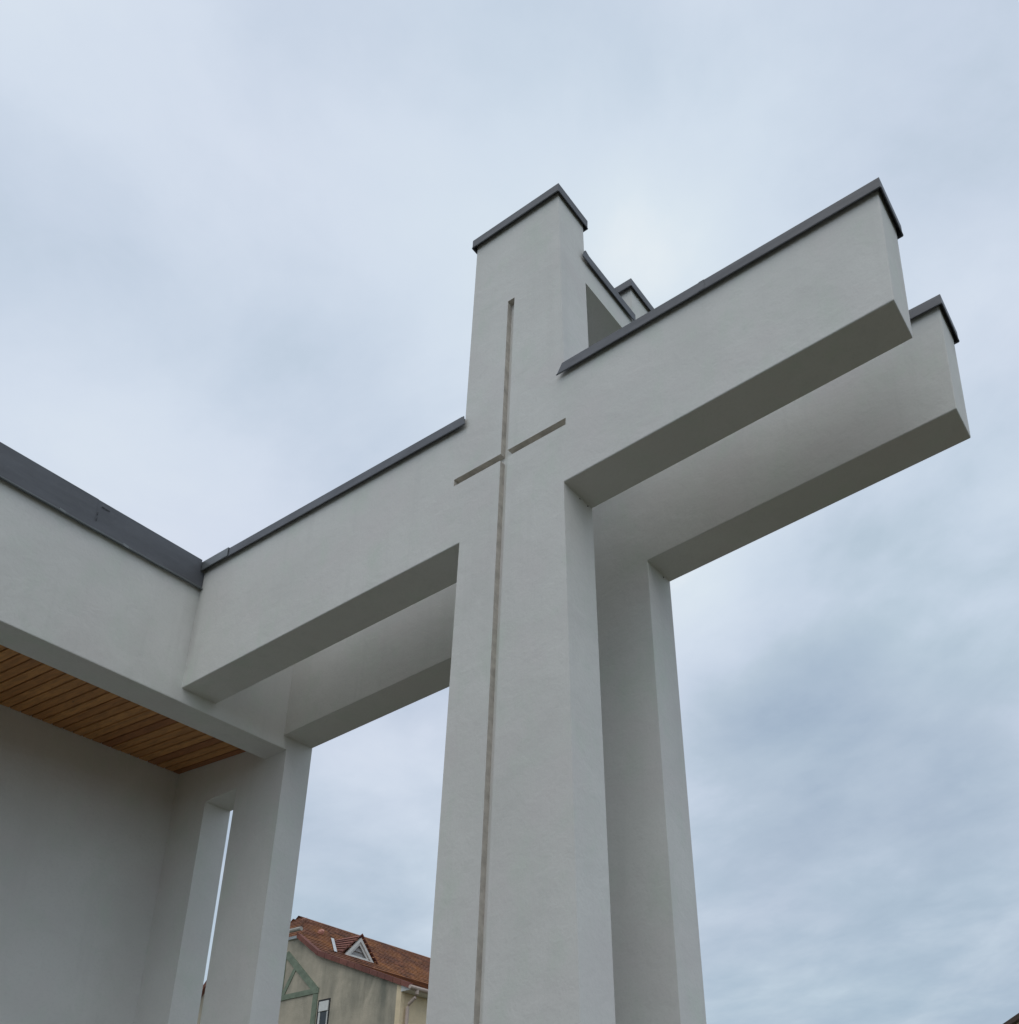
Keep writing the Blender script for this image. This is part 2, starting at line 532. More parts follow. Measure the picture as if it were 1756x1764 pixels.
# ------------------------------------------------------------------ metal cappings
def capping(mb, x0, z0, x1, z1, y0, y1, h=COP, end0=False, end1=False, e0=0.0, e1=0.0, t=0.004, hem=True):
    """inverted-U sheet metal cap running along x, in survey units; e0/e1: how far the front skirt's lower corner runs past the end"""
    Z = lambda x: z0 + (z1 - z0) * (x - x0) / (x1 - x0)
    T = U
    tt = t / S
    # top sheet with a slight fall to the back
    mb.hexa([T(x0, y0, z0 - tt), T(x1, y0, z1 - tt), T(x1, y1, z1 - tt), T(x0, y1, z0 - tt), T(x0, y0, z0), T(x1, y0, z1), T(x1, y1, z1), T(x0, y1, z0)])
    for ya, yb in ((y0, y0 + tt), (y1 - tt, y1)):
        mb.hexa([T(x0 - e0, ya, Z(x0) - h), T(x1 + e1, ya, Z(x1) - h), T(x1 + e1, yb, Z(x1) - h), T(x0 - e0, yb, Z(x0) - h),
                 T(x0, ya, z0 - tt), T(x1 + e1 * 0.55, ya, z1 - tt), T(x1 + e1 * 0.55, yb, z1 - tt), T(x0, yb, z0 - tt)])
    if hem:                                            # folded drip edge along both skirts
        for yc in (y0 - 0.002, y1 + 0.002):
            mb.tube([T(x0 - e0, yc, Z(x0) - h), T(x1 + e1, yc, Z(x1) - h)], 0.005, 6)
    for on, xx, zz_, sgn in ((end0, x0, z0, 1), (end1, x1, z1, -1)):
        if on:
            xa, xb = xx, xx + sgn * tt
            mb.hexa([T(xa, y0 + tt, zz_ - h), T(xb, y0 + tt, zz_ - h), T(xb, y1 - tt, zz_ - h), T(xa, y1 - tt, zz_ - h),
                     T(xa, y0 + tt, zz_ - tt), T(xb, y0 + tt, zz_ - tt), T(xb, y1 - tt, zz_ - tt), T(xa, y1 - tt, zz_ - tt)])
            if hem:
                mb.tube([T(xx - sgn * 0.002, y0, zz_ - h), T(xx - sgn * 0.002, y1, zz_ - h)], 0.005, 6)


def groove_cutter():
    c = MB()
    ya = -0.05
    c.prism([(GX0, ZG - 0.2), (GX1, ZG - 0.2), (GX1, GTOP), (GX0, GTOP)], ya, GD, T=U)
    return c


def groove_cutter_h():
    c = MB()
    c.prism([(GL, GZ), (GR, GZ), (GR, GZ + GH), (GL, GZ + GH)], -0.05, GD, T=U)
    return c


WT = 0.012                                             # wall head sits just under the metal


def cross(y0, y1, xr, label, front):
    root = thing("church_cross", label, "cross", U(0.5, (y0 + y1) / 2, ZG), "pair of tall white crosses")
    x1g, x0g = 1 + B1 * (ZB - ZG), B0 * (ZB - ZG)
    tra = T1 + B1 * (ZTOP - ZA)
    tla = T0 + B0 * (ZTOP - ZT)
    sh = MB()
    # short stubs at the joints keep the rounding of the free corners from running into the arms
    q = 0.012
    on = lambda xa, za_, xb, zb_, z: (xa + (xb - xa) * (z - za_) / (zb_ - za_), z)
    sh.prism([(x0g, ZG), (x1g, ZG), (1.0, ZB), on(1.0, ZB, tra, ZA - WT, ZB + q), on(1.0, ZB, tra, ZA - WT, ZA - WT - q), (tra, ZA - WT), (T1, ZTOP - WT), (T0, ZTOP - WT),
              (tla, ZT - WT), on(0.0, ZBL, tla, ZT - WT, ZT - WT - q), on(0.0, ZBL, tla, ZT - WT, ZBL + q), (0.0, ZBL)], y0, y1, T=U)
    shaft = sh.build("shaft", WHITE, root)
    ar = MB()
    xe = xr + BE * (ZB - ZA)
    ar.prism([(1.0, ZB), (xr, ZBR), (xe, ZA - WT), (tra, ZA - WT)], y0, y1, T=U, open_edges=(3,) if not front else ())
    arm_r = ar.build("arm", WHITE, root)
    al = MB()
    al.prism([(XL, ZBL), (0.0, ZBL), (tla, ZT - WT), (XL, ZTL - WT)], y0, y1, T=U, open_edges=(1, 3) if not front else ())
    arm_l = al.build("arm", WHITE_STAIN, root)
    if front:
        for o in (shaft, arm_r, arm_l):
            if o is shaft:
                cut(o, groove_cutter())
            cut(o, groove_cutter_h())
        gl_ = MB()
        for o in (shaft, arm_r, arm_l):
            bm = bmesh.new()
            bm.from_mesh(o.data)
            kill = []
            for f in bm.faces:
                c = f.calc_center_median()
                yy, xx, zz3 = c.y / S, c.x / S, (c.z - EYE) / S + CZ
                inside = 0.002 < yy < GD - 0.002 and ((GX0 - 0.002 < xx < GX1 + 0.002 and zz3 < GTOP + 0.002) or (GL - 0.002 < xx < GR + 0.002 and GZ - 0.002 < zz3 < GZ + GH + 0.002))
                if inside and abs(f.normal.y) < 0.5:
                    kill.append(f)
                    gl_.face([v.co.copy() + o.matrix_local.translation * 0 for v in f.verts])
            bmesh.ops.delete(bm, geom=kill, context='FACES_ONLY')
            bm.to_mesh(o.data)
            bm.free()
        gl_.build("groove", LINING, root, normals=False)
        # no doubled faces where arm and shaft butt: drop the arms' inner end faces
        for o, xs in ((arm_r, 'r'), (arm_l, 'l')):
            bm = bmesh.new()
            bm.from_mesh(o.data)
            kill = []
            for f in bm.faces:
                nx = f.normal.x
                cx = f.calc_center_median().x / S
                if xs == 'r' and nx < -0.9 and cx < 1.03:
                    kill.append(f)
                if xs == 'l' and ((nx > 0.9 and cx > -0.04) or (nx < -0.9 and cx < XL + 0.05)):
                    kill.append(f)
            bmesh.ops.delete(bm, geom=kill, context='FACES_ONLY')
            bm.to_mesh(o.data)
            bm.free()
    # rounded corners where no other face joins flush
    vert = lambda a, b: abs(a[2] - b[2]) > 0.5
    round_edges(shaft, lambda a, b: vert(a, b) and abs(a[1] - b[1]) < 1e-3 and (min(a[1], b[1]) < y0 + 1e-3 or max(a[1], b[1]) > y1 - 1e-3)
                and (max(a[2], b[2]) < ZB + 0.002 or min(a[2], b[2]) > ZA - 0.03)
                and not any(GX0 - 0.01 < q[0] < GX1 + 0.01 for q in (a, b)))
    low = lambda a: a[2] < ZBR + 0.01
    round_edges(arm_r, lambda a, b: (low(a) and low(b) and abs(a[0] - b[0]) > 1) or (low(a) and low(b) and a[0] > 3 and b[0] > 3) or (vert(a, b) and a[0] > 3 and b[0] > 3))
    round_edges(arm_l, lambda a, b: a[2] < ZBL + 0.01 and b[2] < ZBL + 0.01 and abs(a[0] - b[0]) > 1)
    # cappings
    ca = MB()
    capping(ca, tra + 0.004, ZA, xe + OV, ZA, y0 - OV, y1 + OV, end1=True, e0=0.05 if front else 0.0)
    cap_r = ca.build("capping", ZINC, root)
    jn = MB()
    xq = xr * 0.62
    capping(jn, xq, ZA + 0.0012, xq + 0.045, ZA + 0.0012, y0 - OV - 0.0022, y1 + OV + 0.0022, h=COP)
    jo = jn.build("joint_cover", ZINC, root)
    jo.parent = cap_r
    jo.matrix_parent_inverse = Matrix.Identity(4)
    ca = MB()
    xj = XL + 0.38
    zj = ZTL + (ZT - ZTL) * 0.38 / -XL
    capping(ca, xj, zj, tla - 0.004, ZT, y0 - OV, y1 + OV, e1=0.034 if front else 0.0)
    ca.build("capping", ZINC, root)
    ca = MB()
    capping(ca, XL + 0.006, ZTL + 0.004, xj + 0.02, zj + 0.006, y0 - OV - 0.007, y1 + OV + 0.007, h=COP + 0.006)
    ca.build("capping", ZINC_NEW, root)
    ca = MB()
    capping(ca, T0 - OV, ZTOP, T1 + OV, ZTOP, y0 - OV, y1 + OV, end0=True, end1=True)
    ca.build("tower_cap", ZINC, root)
    # dark plugged fixing holes under the arm
    spots = [(1.0, 0.55, ZB - 0.02, 0.005), (1.0, 0.83, ZB - 0.02, 0.006), (1 + B1 * 4.6, 0.55, ZB - 4.6, 0.007)] if front else [(1.0, 0.7, ZB - 0.018, 0.007)]
    for sx_, fy, sz_, r_ in spots:
        pl = MB()
        c = Vector(U(sx_, y0 + (y1 - y0) * fy, sz_))
        pl.tube([c + Vector((-0.01, 0, 0)), c + Vector((0.004, 0, 0))], r_, 8)
        pl.build("fixing_plug", SEAL, root)
    return root


cross(0.0, D, XR, "front white rendered cross with a thin cross-shaped groove carved into its face", True)
cross(Y2, Y3, XR2, "plain white cross standing behind the grooved one, mostly hidden by it", False)

# beam tying the two shafts together near their heads
tb = thing("tie_beam", "short white beam joining the heads of the two crosses, with grey metal capping", "beam", U(0.45, (D + Y2) / 2, ZBB))
be_ = MB()
xs = lambda z: T1 + B1 * (ZTOP - z) - 0.0015
be_.prism([(0.25, ZBB), (xs(ZBB), ZBB), (xs(ZBT), ZBT - WT), (0.25, ZBT - WT)], D, Y2, T=U)
be_.build("beam", WHITE, tb)
cp = MB()
tt = 0.004 / S
xa, xb = 0.25 - OV, xs(ZBT) + OV
cp.hexa([U(xa, D, ZBT - tt), U(xb, D, ZBT - tt), U(xb, Y2, ZBT - tt), U(xa, Y2, ZBT - tt), U(xa, D, ZBT), U(xb, D, ZBT), U(xb, Y2, ZBT), U(xa, Y2, ZBT)])
for a, b in ((xa, xa + tt), (xb - tt, xb)):
    cp.hexa([U(a, D, ZBT - COP), U(b, D, ZBT - COP), U(b, Y2, ZBT - COP), U(a, Y2, ZBT - COP), U(a, D, ZBT - tt), U(b, D, ZBT - tt), U(b, Y2, ZBT - tt), U(a, Y2, ZBT - tt)])
cp.hexa([U(xb - tt, D - 0.055, ZBT - COP), U(xb, D - 0.055, ZBT - COP), U(xb, D, ZBT - COP), U(xb - tt, D, ZBT - COP), U(xb - tt, D - 0.03, ZBT - tt), U(xb, D - 0.03, ZBT - tt), U(xb, D, ZBT - tt), U(xb - tt, D, ZBT - tt)])
cp.tube([U(xb + 0.002, D - 0.05, ZBT - COP), U(xb + 0.002, Y2, ZBT - COP)], 0.005, 6)
# little upstand where the capping meets the front shaft
cp.hexa([U(xb - 0.05, D - 0.004, ZBT), U(xb, D - 0.004, ZBT), U(xb, D + 0.03, ZBT), U(xb - 0.05, D + 0.03, ZBT), U(xb - 0.05, D - 0.004, ZBT + 0.03), U(xb - 0.01, D - 0.004, ZBT + 0.04), U(xb - 0.01, D, ZBT + 0.04), U(xb - 0.05, D, ZBT + 0.03)])
cp.build("capping", ZINC, tb)

# ------------------------------------------------------------------ porch of the church
YN = -9.0                                            # runs out of the picture to the left
por = thing("church_porch", "white rendered church porch with a boarded timber ceiling and deep grey roof edge", "porch", U(XL, -2, ZG))
fb = MB()
# edge beam: face flush with the pier
fb.box(XL - STRIP, XL, YN, YE, ZF, ZPAR - 0.02, T=U)
eb = fb.build("edge_beam", WHITE_STAIN, por)
round_edges(eb, lambda a, b: abs(a[1] - b[1]) > 3 and a[2] < ZF + 0.01 and b[2] < ZF + 0.01)

# end wall with a tall slit opening
ew = MB()


def slab_hole(mb, x0, x1, z0, z1, hx0, hx1, hz0, hz1, ya, yb):
    xs_, zs_ = [x0, hx0, hx1, x1], [z0, hz0, hz1, z1]
    for i in range(3):
        for k in range(3):
            if i == 1 and k == 1:
                continue
            for yy in (ya, yb):
                mb.face([U(xs_[i], yy, zs_[k]), U(xs_[i + 1], yy, zs_[k]), U(xs_[i + 1], yy, zs_[k + 1]), U(xs_[i], yy, zs_[k + 1])])
    for xx in (x0, x1):
        for k in range(3):
            mb.face([U(xx, ya, zs_[k]), U(xx, yb, zs_[k]), U(xx, yb, zs_[k + 1]), U(xx, ya, zs_[k + 1])])
    for zz2 in (z0, z1):
        for i in range(3):
            mb.face([U(xs_[i], ya, zz2), U(xs_[i + 1], ya, zz2), U(xs_[i + 1], yb, zz2), U(xs_[i], yb, zz2)])
    for xx in (hx0, hx1):
        mb.face([U(xx, ya, hz0), U(xx, yb, hz0), U(xx, yb, hz1), U(xx, ya, hz1)])
    for zz2 in (hz0, hz1):
        mb.face([U(hx0, ya, zz2), U(hx1, ya, zz2), U(hx1, yb, zz2), U(hx0, yb, zz2)])


slab_hole(ew, XB - 4.0, XL, ZG, ZPAR - 0.02, SX0, SX1, ZG + 0.6, ZSL, YE, Y3)
me_w = ew.build("end_wall", WHITE, por)
bm = bmesh.new()
bm.from_mesh(me_w.data)
bmesh.ops.remove_doubles(bm, verts=bm.verts, dist=1e-5)
bmesh.ops.recalc_face_normals(bm, faces=bm.faces)
bm.to_mesh(me_w.data)
bm.free()

bw = MB()
bw.box(XB - 0.3, XB, YN, YE, ZG, ZPAR - 0.05, T=U)
bw.build("back_wall", WHITE, por)
zwi = ZW + (ZWX - ZW) * ((XL - STRIP) - XB) / (XL - XB)
rs = MB()
rs.hexa([U(XB, YN, ZW + 0.04), U(XL - STRIP, YN, zwi + 0.04), U(XL - STRIP, YE, zwi + 0.04), U(XB, YE, ZW + 0.04),
         U(XB, YN, ZPAR - 0.3), U(XL - STRIP, YN, ZPAR - 0.3), U(XL - STRIP, YE, ZPAR - 0.3), U(XB, YE, ZPAR - 0.3)])
rs.build("roof_deck", SEAL, por)
wd = MB()
pitch, gap = 0.0845, 0.009
y = 0.854 + pitch
rw = random.Random(3)
while y > -8.9:
    ya, yb = y - pitch + gap / 2, min(y - gap / 2, YE - 0.004)
    q = rw.random()
    tone = rw.uniform(0.0, 0.2) if q < 0.13 else rw.uniform(0.4, 1.0)
    dz = rw.uniform(-0.002, 0.002)
    ch = 0.006
    pts = [(ya, 0.016), (ya, ch), (ya + ch * .6, 0), (yb - ch * .6, 0), (yb, ch), (yb, 0.016)]
    A = [U(XB + 0.004, yy, ZW + hh + dz) for yy, hh in pts]
    B = [U(XL - STRIP - 0.004, yy, zwi + hh + dz) for yy, hh in pts]
    for k in range(5):
        wd.face([A[k], B[k], B[k + 1], A[k + 1]], tone)
    wd.face(A, tone)
    wd.face(B, tone)
    y -= pitch
wd.box(XB + 0.004, XL - STRIP - 0.004, 0.854 + pitch + 0.003, YE - 0.003, ZW - 0.001, ZW + 0.012, 0.1, T=lambda x, yy, z: U(x, yy, z + (zwi - ZW) * (x - XB) / (XL - STRIP - XB)))
wd.build("timber_ceiling", WOOD, por, normals=True)

# deep sheet-metal roof edge, two lengths lapped over each other
xo = XL + OV


def fascia(y0, y1, x, dz, name, material, foot=0.0):
    f = MB()
    tz = 0.004 / S
    f.hexa([U(x - tz, y0, ZPAR - PCV + dz), U(x, y0, ZPAR - PCV + dz), U(x, y1, ZPAR - PCV + dz), U(x - tz, y1, ZPAR - PCV + dz),
            U(x - tz, y0, ZPAR), U(x, y0, ZPAR), U(x, y1, ZPAR), U(x - tz, y1, ZPAR)])
    f.hexa([U(XL - 0.5, y0, ZPAR), U(x, y0, ZPAR), U(x, y1, ZPAR), U(XL - 0.5, y1, ZPAR),
            U(XL - 0.5, y0, ZPAR + tz), U(x, y0, ZPAR + tz), U(x, y1, ZPAR + tz), U(XL - 0.5, y1, ZPAR + tz)])
    if foot:
        zt_ = ZPAR - COP - 0.03
        f.hexa([U(x - tz, y1, ZPAR - PCV + dz), U(x, y1, ZPAR - PCV + dz), U(x, y1 + foot, ZPAR - PCV + dz), U(x - tz, y1 + foot, ZPAR - PCV + dz),
                U(x - tz, y1, zt_), U(x, y1, zt_), U(x, y1 + foot, zt_), U(x - tz, y1 + foot, zt_)])
        y1 += foot
    hem = []
    m = max(2, int((y1 - y0) / 0.12))
    for k in range(m + 1):
        yy = y0 + (y1 - y0) * k / m
        w = 0.0035 * (mnoise.noise(Vector((yy * 2.3, 1.7, 0.3))) + 0.6 * mnoise.noise(Vector((yy * 9.0, 4.7, 2.3))))
        hem.append(U(x + 0.006 + w * .5, yy, ZPAR - PCV + dz + w))
    h = MB()
    h.tube(hem, 0.012, 8)
    fo = f.build(name, material, por)
    ho = h.build("drip_edge", ZINC_NEW, fo)
    ho.matrix_parent_inverse = Matrix.Translation(por.location).inverted()
    ho.parent = fo
    ho.matrix_parent_inverse = (Matrix.Identity(4))
    return fo


fo1 = fascia(-0.93, -OV - 0.012, xo + 0.001, 0.0, "roof_edge", ZINC, OV + 0.008)
fo2 = fascia(YN, -0.915, xo + 0.005, -0.004, "roof_edge", ZINC)
fascia(D + OV + 0.012, Y2 - OV - 0.012, xo, 0.0, "roof_edge", ZINC)
# lifted lap and two bent clips on the drip edge
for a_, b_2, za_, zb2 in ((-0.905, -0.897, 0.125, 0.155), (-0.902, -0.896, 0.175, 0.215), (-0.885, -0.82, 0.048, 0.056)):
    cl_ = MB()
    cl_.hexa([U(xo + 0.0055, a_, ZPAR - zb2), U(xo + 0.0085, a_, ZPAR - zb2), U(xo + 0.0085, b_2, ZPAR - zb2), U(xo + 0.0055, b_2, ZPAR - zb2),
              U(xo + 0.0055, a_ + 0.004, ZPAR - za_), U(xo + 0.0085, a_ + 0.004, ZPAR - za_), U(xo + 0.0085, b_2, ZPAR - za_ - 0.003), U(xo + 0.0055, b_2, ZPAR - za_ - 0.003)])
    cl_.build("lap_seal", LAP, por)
for yy in (-1.16, -0.68):
    k = MB()
    k.hexa([U(xo + 0.006, yy, ZPAR - PCV - 0.010), U(xo + 0.022, yy, ZPAR - PCV - 0.010), U(xo + 0.022, yy + 0.045, ZPAR - PCV - 0.014), U(xo + 0.006, yy + 0.045, ZPAR - PCV - 0.014),
            U(xo + 0.006, yy, ZPAR - PCV + 0.022), U(xo + 0.014, yy, ZPAR - PCV + 0.022), U(xo + 0.014, yy + 0.045, ZPAR - PCV + 0.016), U(xo + 0.006, yy + 0.045, ZPAR - PCV + 0.016)])
    k.build("edge_clip", ZINC_NEW, por)

# ------------------------------------------------------------------ house behind
HD = 30.0
CAMP = Vector((CX * S, CY * S, EYE))
e1 = Vector((math.cos(R(9.0)), math.sin(R(9.0)), 0))          # along the gable, to the right
e2 = Vector((math.cos(R(92.5)), math.sin(R(92.5)), 0))        # along the ridge, away
KA = R(140.59)
K0 = CAMP + Vector((math.cos(KA) * HD, math.sin(KA) * HD, 9.56))


def H(s, t, z):
    """s: left along the gable from its right corner, t: back along the ridge, z: above the eave corner"""
    return K0 - e1 * s + e2 * t + Vector((0, 0, z))


hz0 = -K0.z
house = thing("gabled_house", "cream rendered house with red tiled half-hipped roof, seen between the white posts", "house", H(5.6, 5, hz0))
SM, ZKN, SKN, STP, ZTP, ZRD, TRD, LEN = 5.6, 1.5, 3.12, 4.0, 2.26, 3.63, 1.37, 13.0
w = MB()
STL, SKL, ZKL, SEL, ZEL = 6.67, 8.10, 0.43, 10.0, -0.5      # the far slope is steeper
poly = [(0, hz0), (0, 0), (SKN, ZKN), (STP, ZTP), (STL, ZTP), (SKL, ZKL), (SEL, ZEL), (SEL, hz0)]
w.face([H(s, 0, z) for s, z in poly])
w.build("gable_wall", GABLE, house)
w = MB()
w.face([H(s, LEN, z) for s, z in poly])
w.build("gable_wall", GABLE, house)
w = MB()
w.face([H(0, 0, hz0), H(0, LEN, hz0), H(0, LEN, 0.0), H(0, 0, 0.0)])
w.build("side_wall", SIDEWALL, house)
w = MB()
w.face([H(SEL, 0, hz0), H(SEL, LEN, hz0), H(SEL, LEN, ZEL), H(SEL, 0, ZEL)])
w.build("side_wall", SIDEWALL, house)
# corner pilaster strip of the gable seen from the side
w = MB()
w.hexa([H(-0.03, -0.03, hz0), H(0.14, -0.03, hz0), H(0.14, 0.10, hz0), H(-0.03, 0.10, hz0), H(-0.03, -0.03, -0.12), H(0.14, -0.03, -0.06), H(0.14, 0.10, -0.06), H(-0.03, 0.10, -0.12)])
w.build("corner_strip", SIDEWALL, house)

rt = random.Random(11)


def tile_field(mb, P, wdt, rows, cols, inside, th=0.028):
    """lapped plain tiles: P(u,v) maps metres along / up the slope to a point, P(u,v,h) with height"""
    for r in range(rows):
        off = 0.5 * (r % 2)
        for c in range(-1, cols + 1):
            u0 = (c + off) * wdt
            u1 = u0 + wdt * 0.97
            u0 = max(u0, 0.0)
            if u1 < 0.04:
                continue
            v0 = r * ROWH
            v1 = v0 + ROWH * 1.25
            if not inside((u0 + u1) / 2, v0 + ROWH / 2):
                continue
            j = rt.uniform(-0.006, 0.006)
            tone = min(1, max(0, rt.gauss(0.48, 0.2)))
            a0, a1 = P(u0, v0, th + j), P(u1, v0, th + j * 0.3)
            b1, b0 = P(u1, v1, 0.006), P(u0, v1, 0.006)
            mb.face([a0, a1, b1, b0], tone)
            mb.face([P(u0, v0, -0.01), P(u1, v0, -0.01), a1, a0], tone * 0.7)


ROWH = 0.155
rf = MB()
# each slope: knee, clipped-gable top and eave, as (s, z); the ridge is shared
for (sk, zk), stp, (se, ze) in (((SKN, ZKN), STP, (-0.35, -0.168)), ((SKL, ZKL), STL, (SEL + 0.35, ZEL - 0.17))):
    dx, dz_ = SM - sk, ZRD - zk
    up_len = math.hypot(dx, dz_)
    cs, sn = dx / up_len, dz_ / up_len
    sg = 1 if dx > 0 else -1

    def PU(u, v, h=0.0):
        return H(sk + v * cs - h * sn * sg, u - 0.08, zk + v * sn + h * abs(cs))

    def ins(u, v):
        s_ = sk + v * cs
        k = (s_ - stp) / (SM - stp)
        return -0.09 < u - 0.08 < LEN and u - 0.08 > (max(k, 0) * TRD - 0.06 if k > 0 else -0.16) and v < up_len

    tile_field(rf, PU, 0.20, int(up_len / ROWH) + 1, int(LEN / 0.20), ins)
    dx2, dz2 = sk - se, zk - ze
    lo_len = math.hypot(dx2, dz2)
    cs2, sn2 = dx2 / lo_len, dz2 / lo_len

    def PL(u, v, h=0.0):
        return H(se + v * cs2 - h * sn2 * sg, u - 0.08, ze + v * sn2 + h * abs(cs2))

    tile_field(rf, PL, 0.20, int(lo_len / ROWH), int(LEN / 0.20), lambda u, v: -0.09 < u - 0.08 < LEN)
    # boarding under the tiles
    rf.face([H(se, -0.05, ze - 0.015), H(se, LEN, ze - 0.015), H(sk, LEN, zk - 0.015), H(sk, -0.05, zk - 0.015)], 0.2)
    rf.face([H(sk, 0.0, zk - 0.015), H(sk, LEN, zk - 0.015), H(SM, LEN, ZRD - 0.015), H(SM, TRD, ZRD - 0.015), H(stp, 0.0, ZTP - 0.015)], 0.2)
hl = math.hypot(TRD, ZRD - ZTP)


def PH(u, v, h=0.0):
    return H(STP + u, v * TRD / hl - h * (ZRD - ZTP) / hl, ZTP + v * (ZRD - ZTP) / hl + h * TRD / hl)


tile_field(rf, PH, 0.20, int(hl / ROWH) + 1, int((STL - STP) / 0.20) + 1,
           lambda u, v: (SM - STP) * v / hl - 0.05 < u < (STL - STP) - (STL - SM) * v / hl + 0.05 and v < hl)
rf.face([H(STP, 0, ZTP - 0.01), H(STL, 0, ZTP - 0.01), H(SM, TRD, ZRD - 0.01)], 0.2)
roof = rf.build("roof", TILE, house, normals=False)


def caps(pts_fn, n, r, name, material, parent):
    """overlapping half-round ridge tiles"""
    m = MB()
    for k in range(n):
        a, b = Vector(pts_fn(k / n)), Vector(pts_fn((k + 1.12) / n))
        m.tube([a, a + (b - a) * 0.12, b], [r * 1.22, r * 1.12, r * 0.92], 10, min(1, max(0, rt.gauss(0.55, 0.2))))
    o = m.build(name, material, parent)
    o.parent = parent
    return o


def sub(o, parent):
    """attach a built mesh (world coordinates) to a part of the house"""
    o.parent = parent
    o.matrix_parent_inverse = Matrix.Identity(4) if parent.parent else Matrix.Translation(parent.location).inverted()
    return o


rid = caps(lambda f: H(SM, TRD + (LEN - TRD) * f, ZRD + 0.0), 32, 0.085, "ridge_tiles", TILE, house)
for st_, legs in ((STP, ((-0.35, -0.168, SKN, ZKN, 12), (SKN, ZKN, STP, ZTP, 4))), (STL, ((SEL + 0.35, ZEL - 0.17, SKL, ZKL, 8), (SKL, ZKL, STL, ZTP, 8)))):
    caps(lambda f: H(st_ + (SM - st_) * f, TRD * f, ZTP + 0.05 + (ZRD - ZTP) * f), 9, 0.115, "hip_tiles", TILE_LIME, house)
    # verge: tiles turned down over the gable edge
    m = MB()
    for (sa, za, sb, zb, cnt) in legs:
        for k in range(cnt):
            f0, f1 = k / cnt, (k + 1.0) / cnt - 0.004
            A = (sa + (sb - sa) * f0, za + (zb - za) * f0)
            B = (sa + (sb - sa) * f1, za + (zb - za) * f1)
            tone = min(1, max(0, rt.gauss(0.45, 0.13)))
            lft = 0.004
            m.hexa([H(A[0], -0.12, A[1] - 0.10), H(B[0], -0.12, B[1] - 0.10 + lft), H(B[0], -0.0, B[1] - 0.10 + lft), H(A[0], -0.0, A[1] - 0.10),
                    H(A[0], -0.12, A[1] + 0.07), H(B[0], -0.12, B[1] + 0.065 + lft), H(B[0], 0.03, B[1] + 0.065 + lft), H(A[0], 0.03, A[1] + 0.07)], tone)
    m.build("verge_tiles", TILE_PLUM, house)

# gutter and boards over the clipped gable
gt = MB()
gt.tube([H(STP - 0.20, -0.16, ZTP + 0.15), H(STL + 0.20, -0.16, ZTP + 0.15)], 0.065, 10)
gt.build("gutter", CONC, house)
gt = MB()
gt.hexa([H(STP + 0.05, -0.06, ZTP - 0.09), H(STL - 0.05, -0.06, ZTP - 0.09), H(STL - 0.05, 0.0, ZTP - 0.09), H(STP + 0.05, 0.0, ZTP - 0.09),
         H(STP + 0.02, -0.06, ZTP - 0.0), H(STL - 0.02, -0.06, ZTP - 0.0), H(STL - 0.02, 0.0, ZTP - 0.0), H(STP + 0.02, 0.0, ZTP - 0.0)])
gt.build("fascia_board", LEAD, house)
# eave gutter and downpipe on the side wall
gt = MB()
gt.tube([H(-0.40, -0.12, -0.235), H(-0.40, LEN, -0.235)], 0.062, 10)
gt.build("gutter", PIPE, house)
gt = MB()
gt.hexa([H(-0.34, -0.04, -0.30), H(-0.02, -0.04, -0.30), H(-0.02, LEN, -0.30), H(-0.34, LEN, -0.30), H(-0.34, -0.04, -0.20), H(-0.02, -0.04, -0.11), H(-0.02, LEN, -0.11), H(-0.34, LEN, -0.20)])
gt.build("soffit_board", PVC, house)
dp = MB()
dp.tube([H(-0.40, 0.16, -0.25), H(-0.39, 0.16, -0.40), H(-0.34, 0.16, -0.50), H(-0.14, 0.16, -0.66), H(-0.10, 0.16, -0.76), H(-0.10, 0.16, hz0)], 0.050, 10)
dp.build("downpipe", PIPE, house)

# triangular dormer with louvre
FS, TA, TB, TC, ZD0, ZD1 = 3.60, 1.20, 1.78, 2.38, 1.83, 2.60
V = H(4.49, 1.68, 2.69)
dm = MB()
apx = H(FS - 0.10, TB, ZD1 + 0.10)
for tb_ in (TA - 0.20, TC + 0.16):
    bot = H(FS - 0.10, tb_, ZD0 - 0.04)
    low_ = H(FS - 0.02, tb_ + (-0.10 if tb_ < TB else 0.10), ZD0 + 0.02)
    nseg = 7
    for k in range(nseg):
        f0, f1 = k / nseg, (k + 1) / nseg
        lift = Vector((0, 0, 0.03))
        dm.face([bot.lerp(apx, f0) + lift, low_.lerp(V, f0) + lift, low_.lerp(V, f1), bot.lerp(apx, f1)], rt.uniform(0.3, 0.7))
    dm.face([bot, bot + Vector((0, 0, 0.05)), apx + Vector((0, 0, 0.05)), apx], 0.3)
dormer = dm.build("dormer", TILE_PLUM, house, normals=False)


def tri_ring(outer, inner, depth, name, material, parent):
    m = MB()
    o3 = [H(FS - 0.0, t, z) for t, z in outer]
    i3 = [H(FS - 0.0, t, z) for t, z in inner]
    of = [p + e1 * depth for p in o3]
    iff = [p + e1 * depth for p in i3]
    for k in range(3):
        j = (k + 1) % 3
        m.face([of[k], of[j], iff[j], iff[k]])
        m.face([o3[k], o3[j], of[j], of[k]])
        m.face([i3[k], i3[j], iff[j], iff[k]])
    ob = m.build(name, material, house)
    sub(ob, parent)
    return ob


def shrink(tri, k):
    c = (sum(a for a, _ in tri) / 3, sum(b for _, b in tri) / 3)
    return [(c[0] + (a - c[0]) * k, c[1] + (b - c[1]) * k) for a, b in tri]


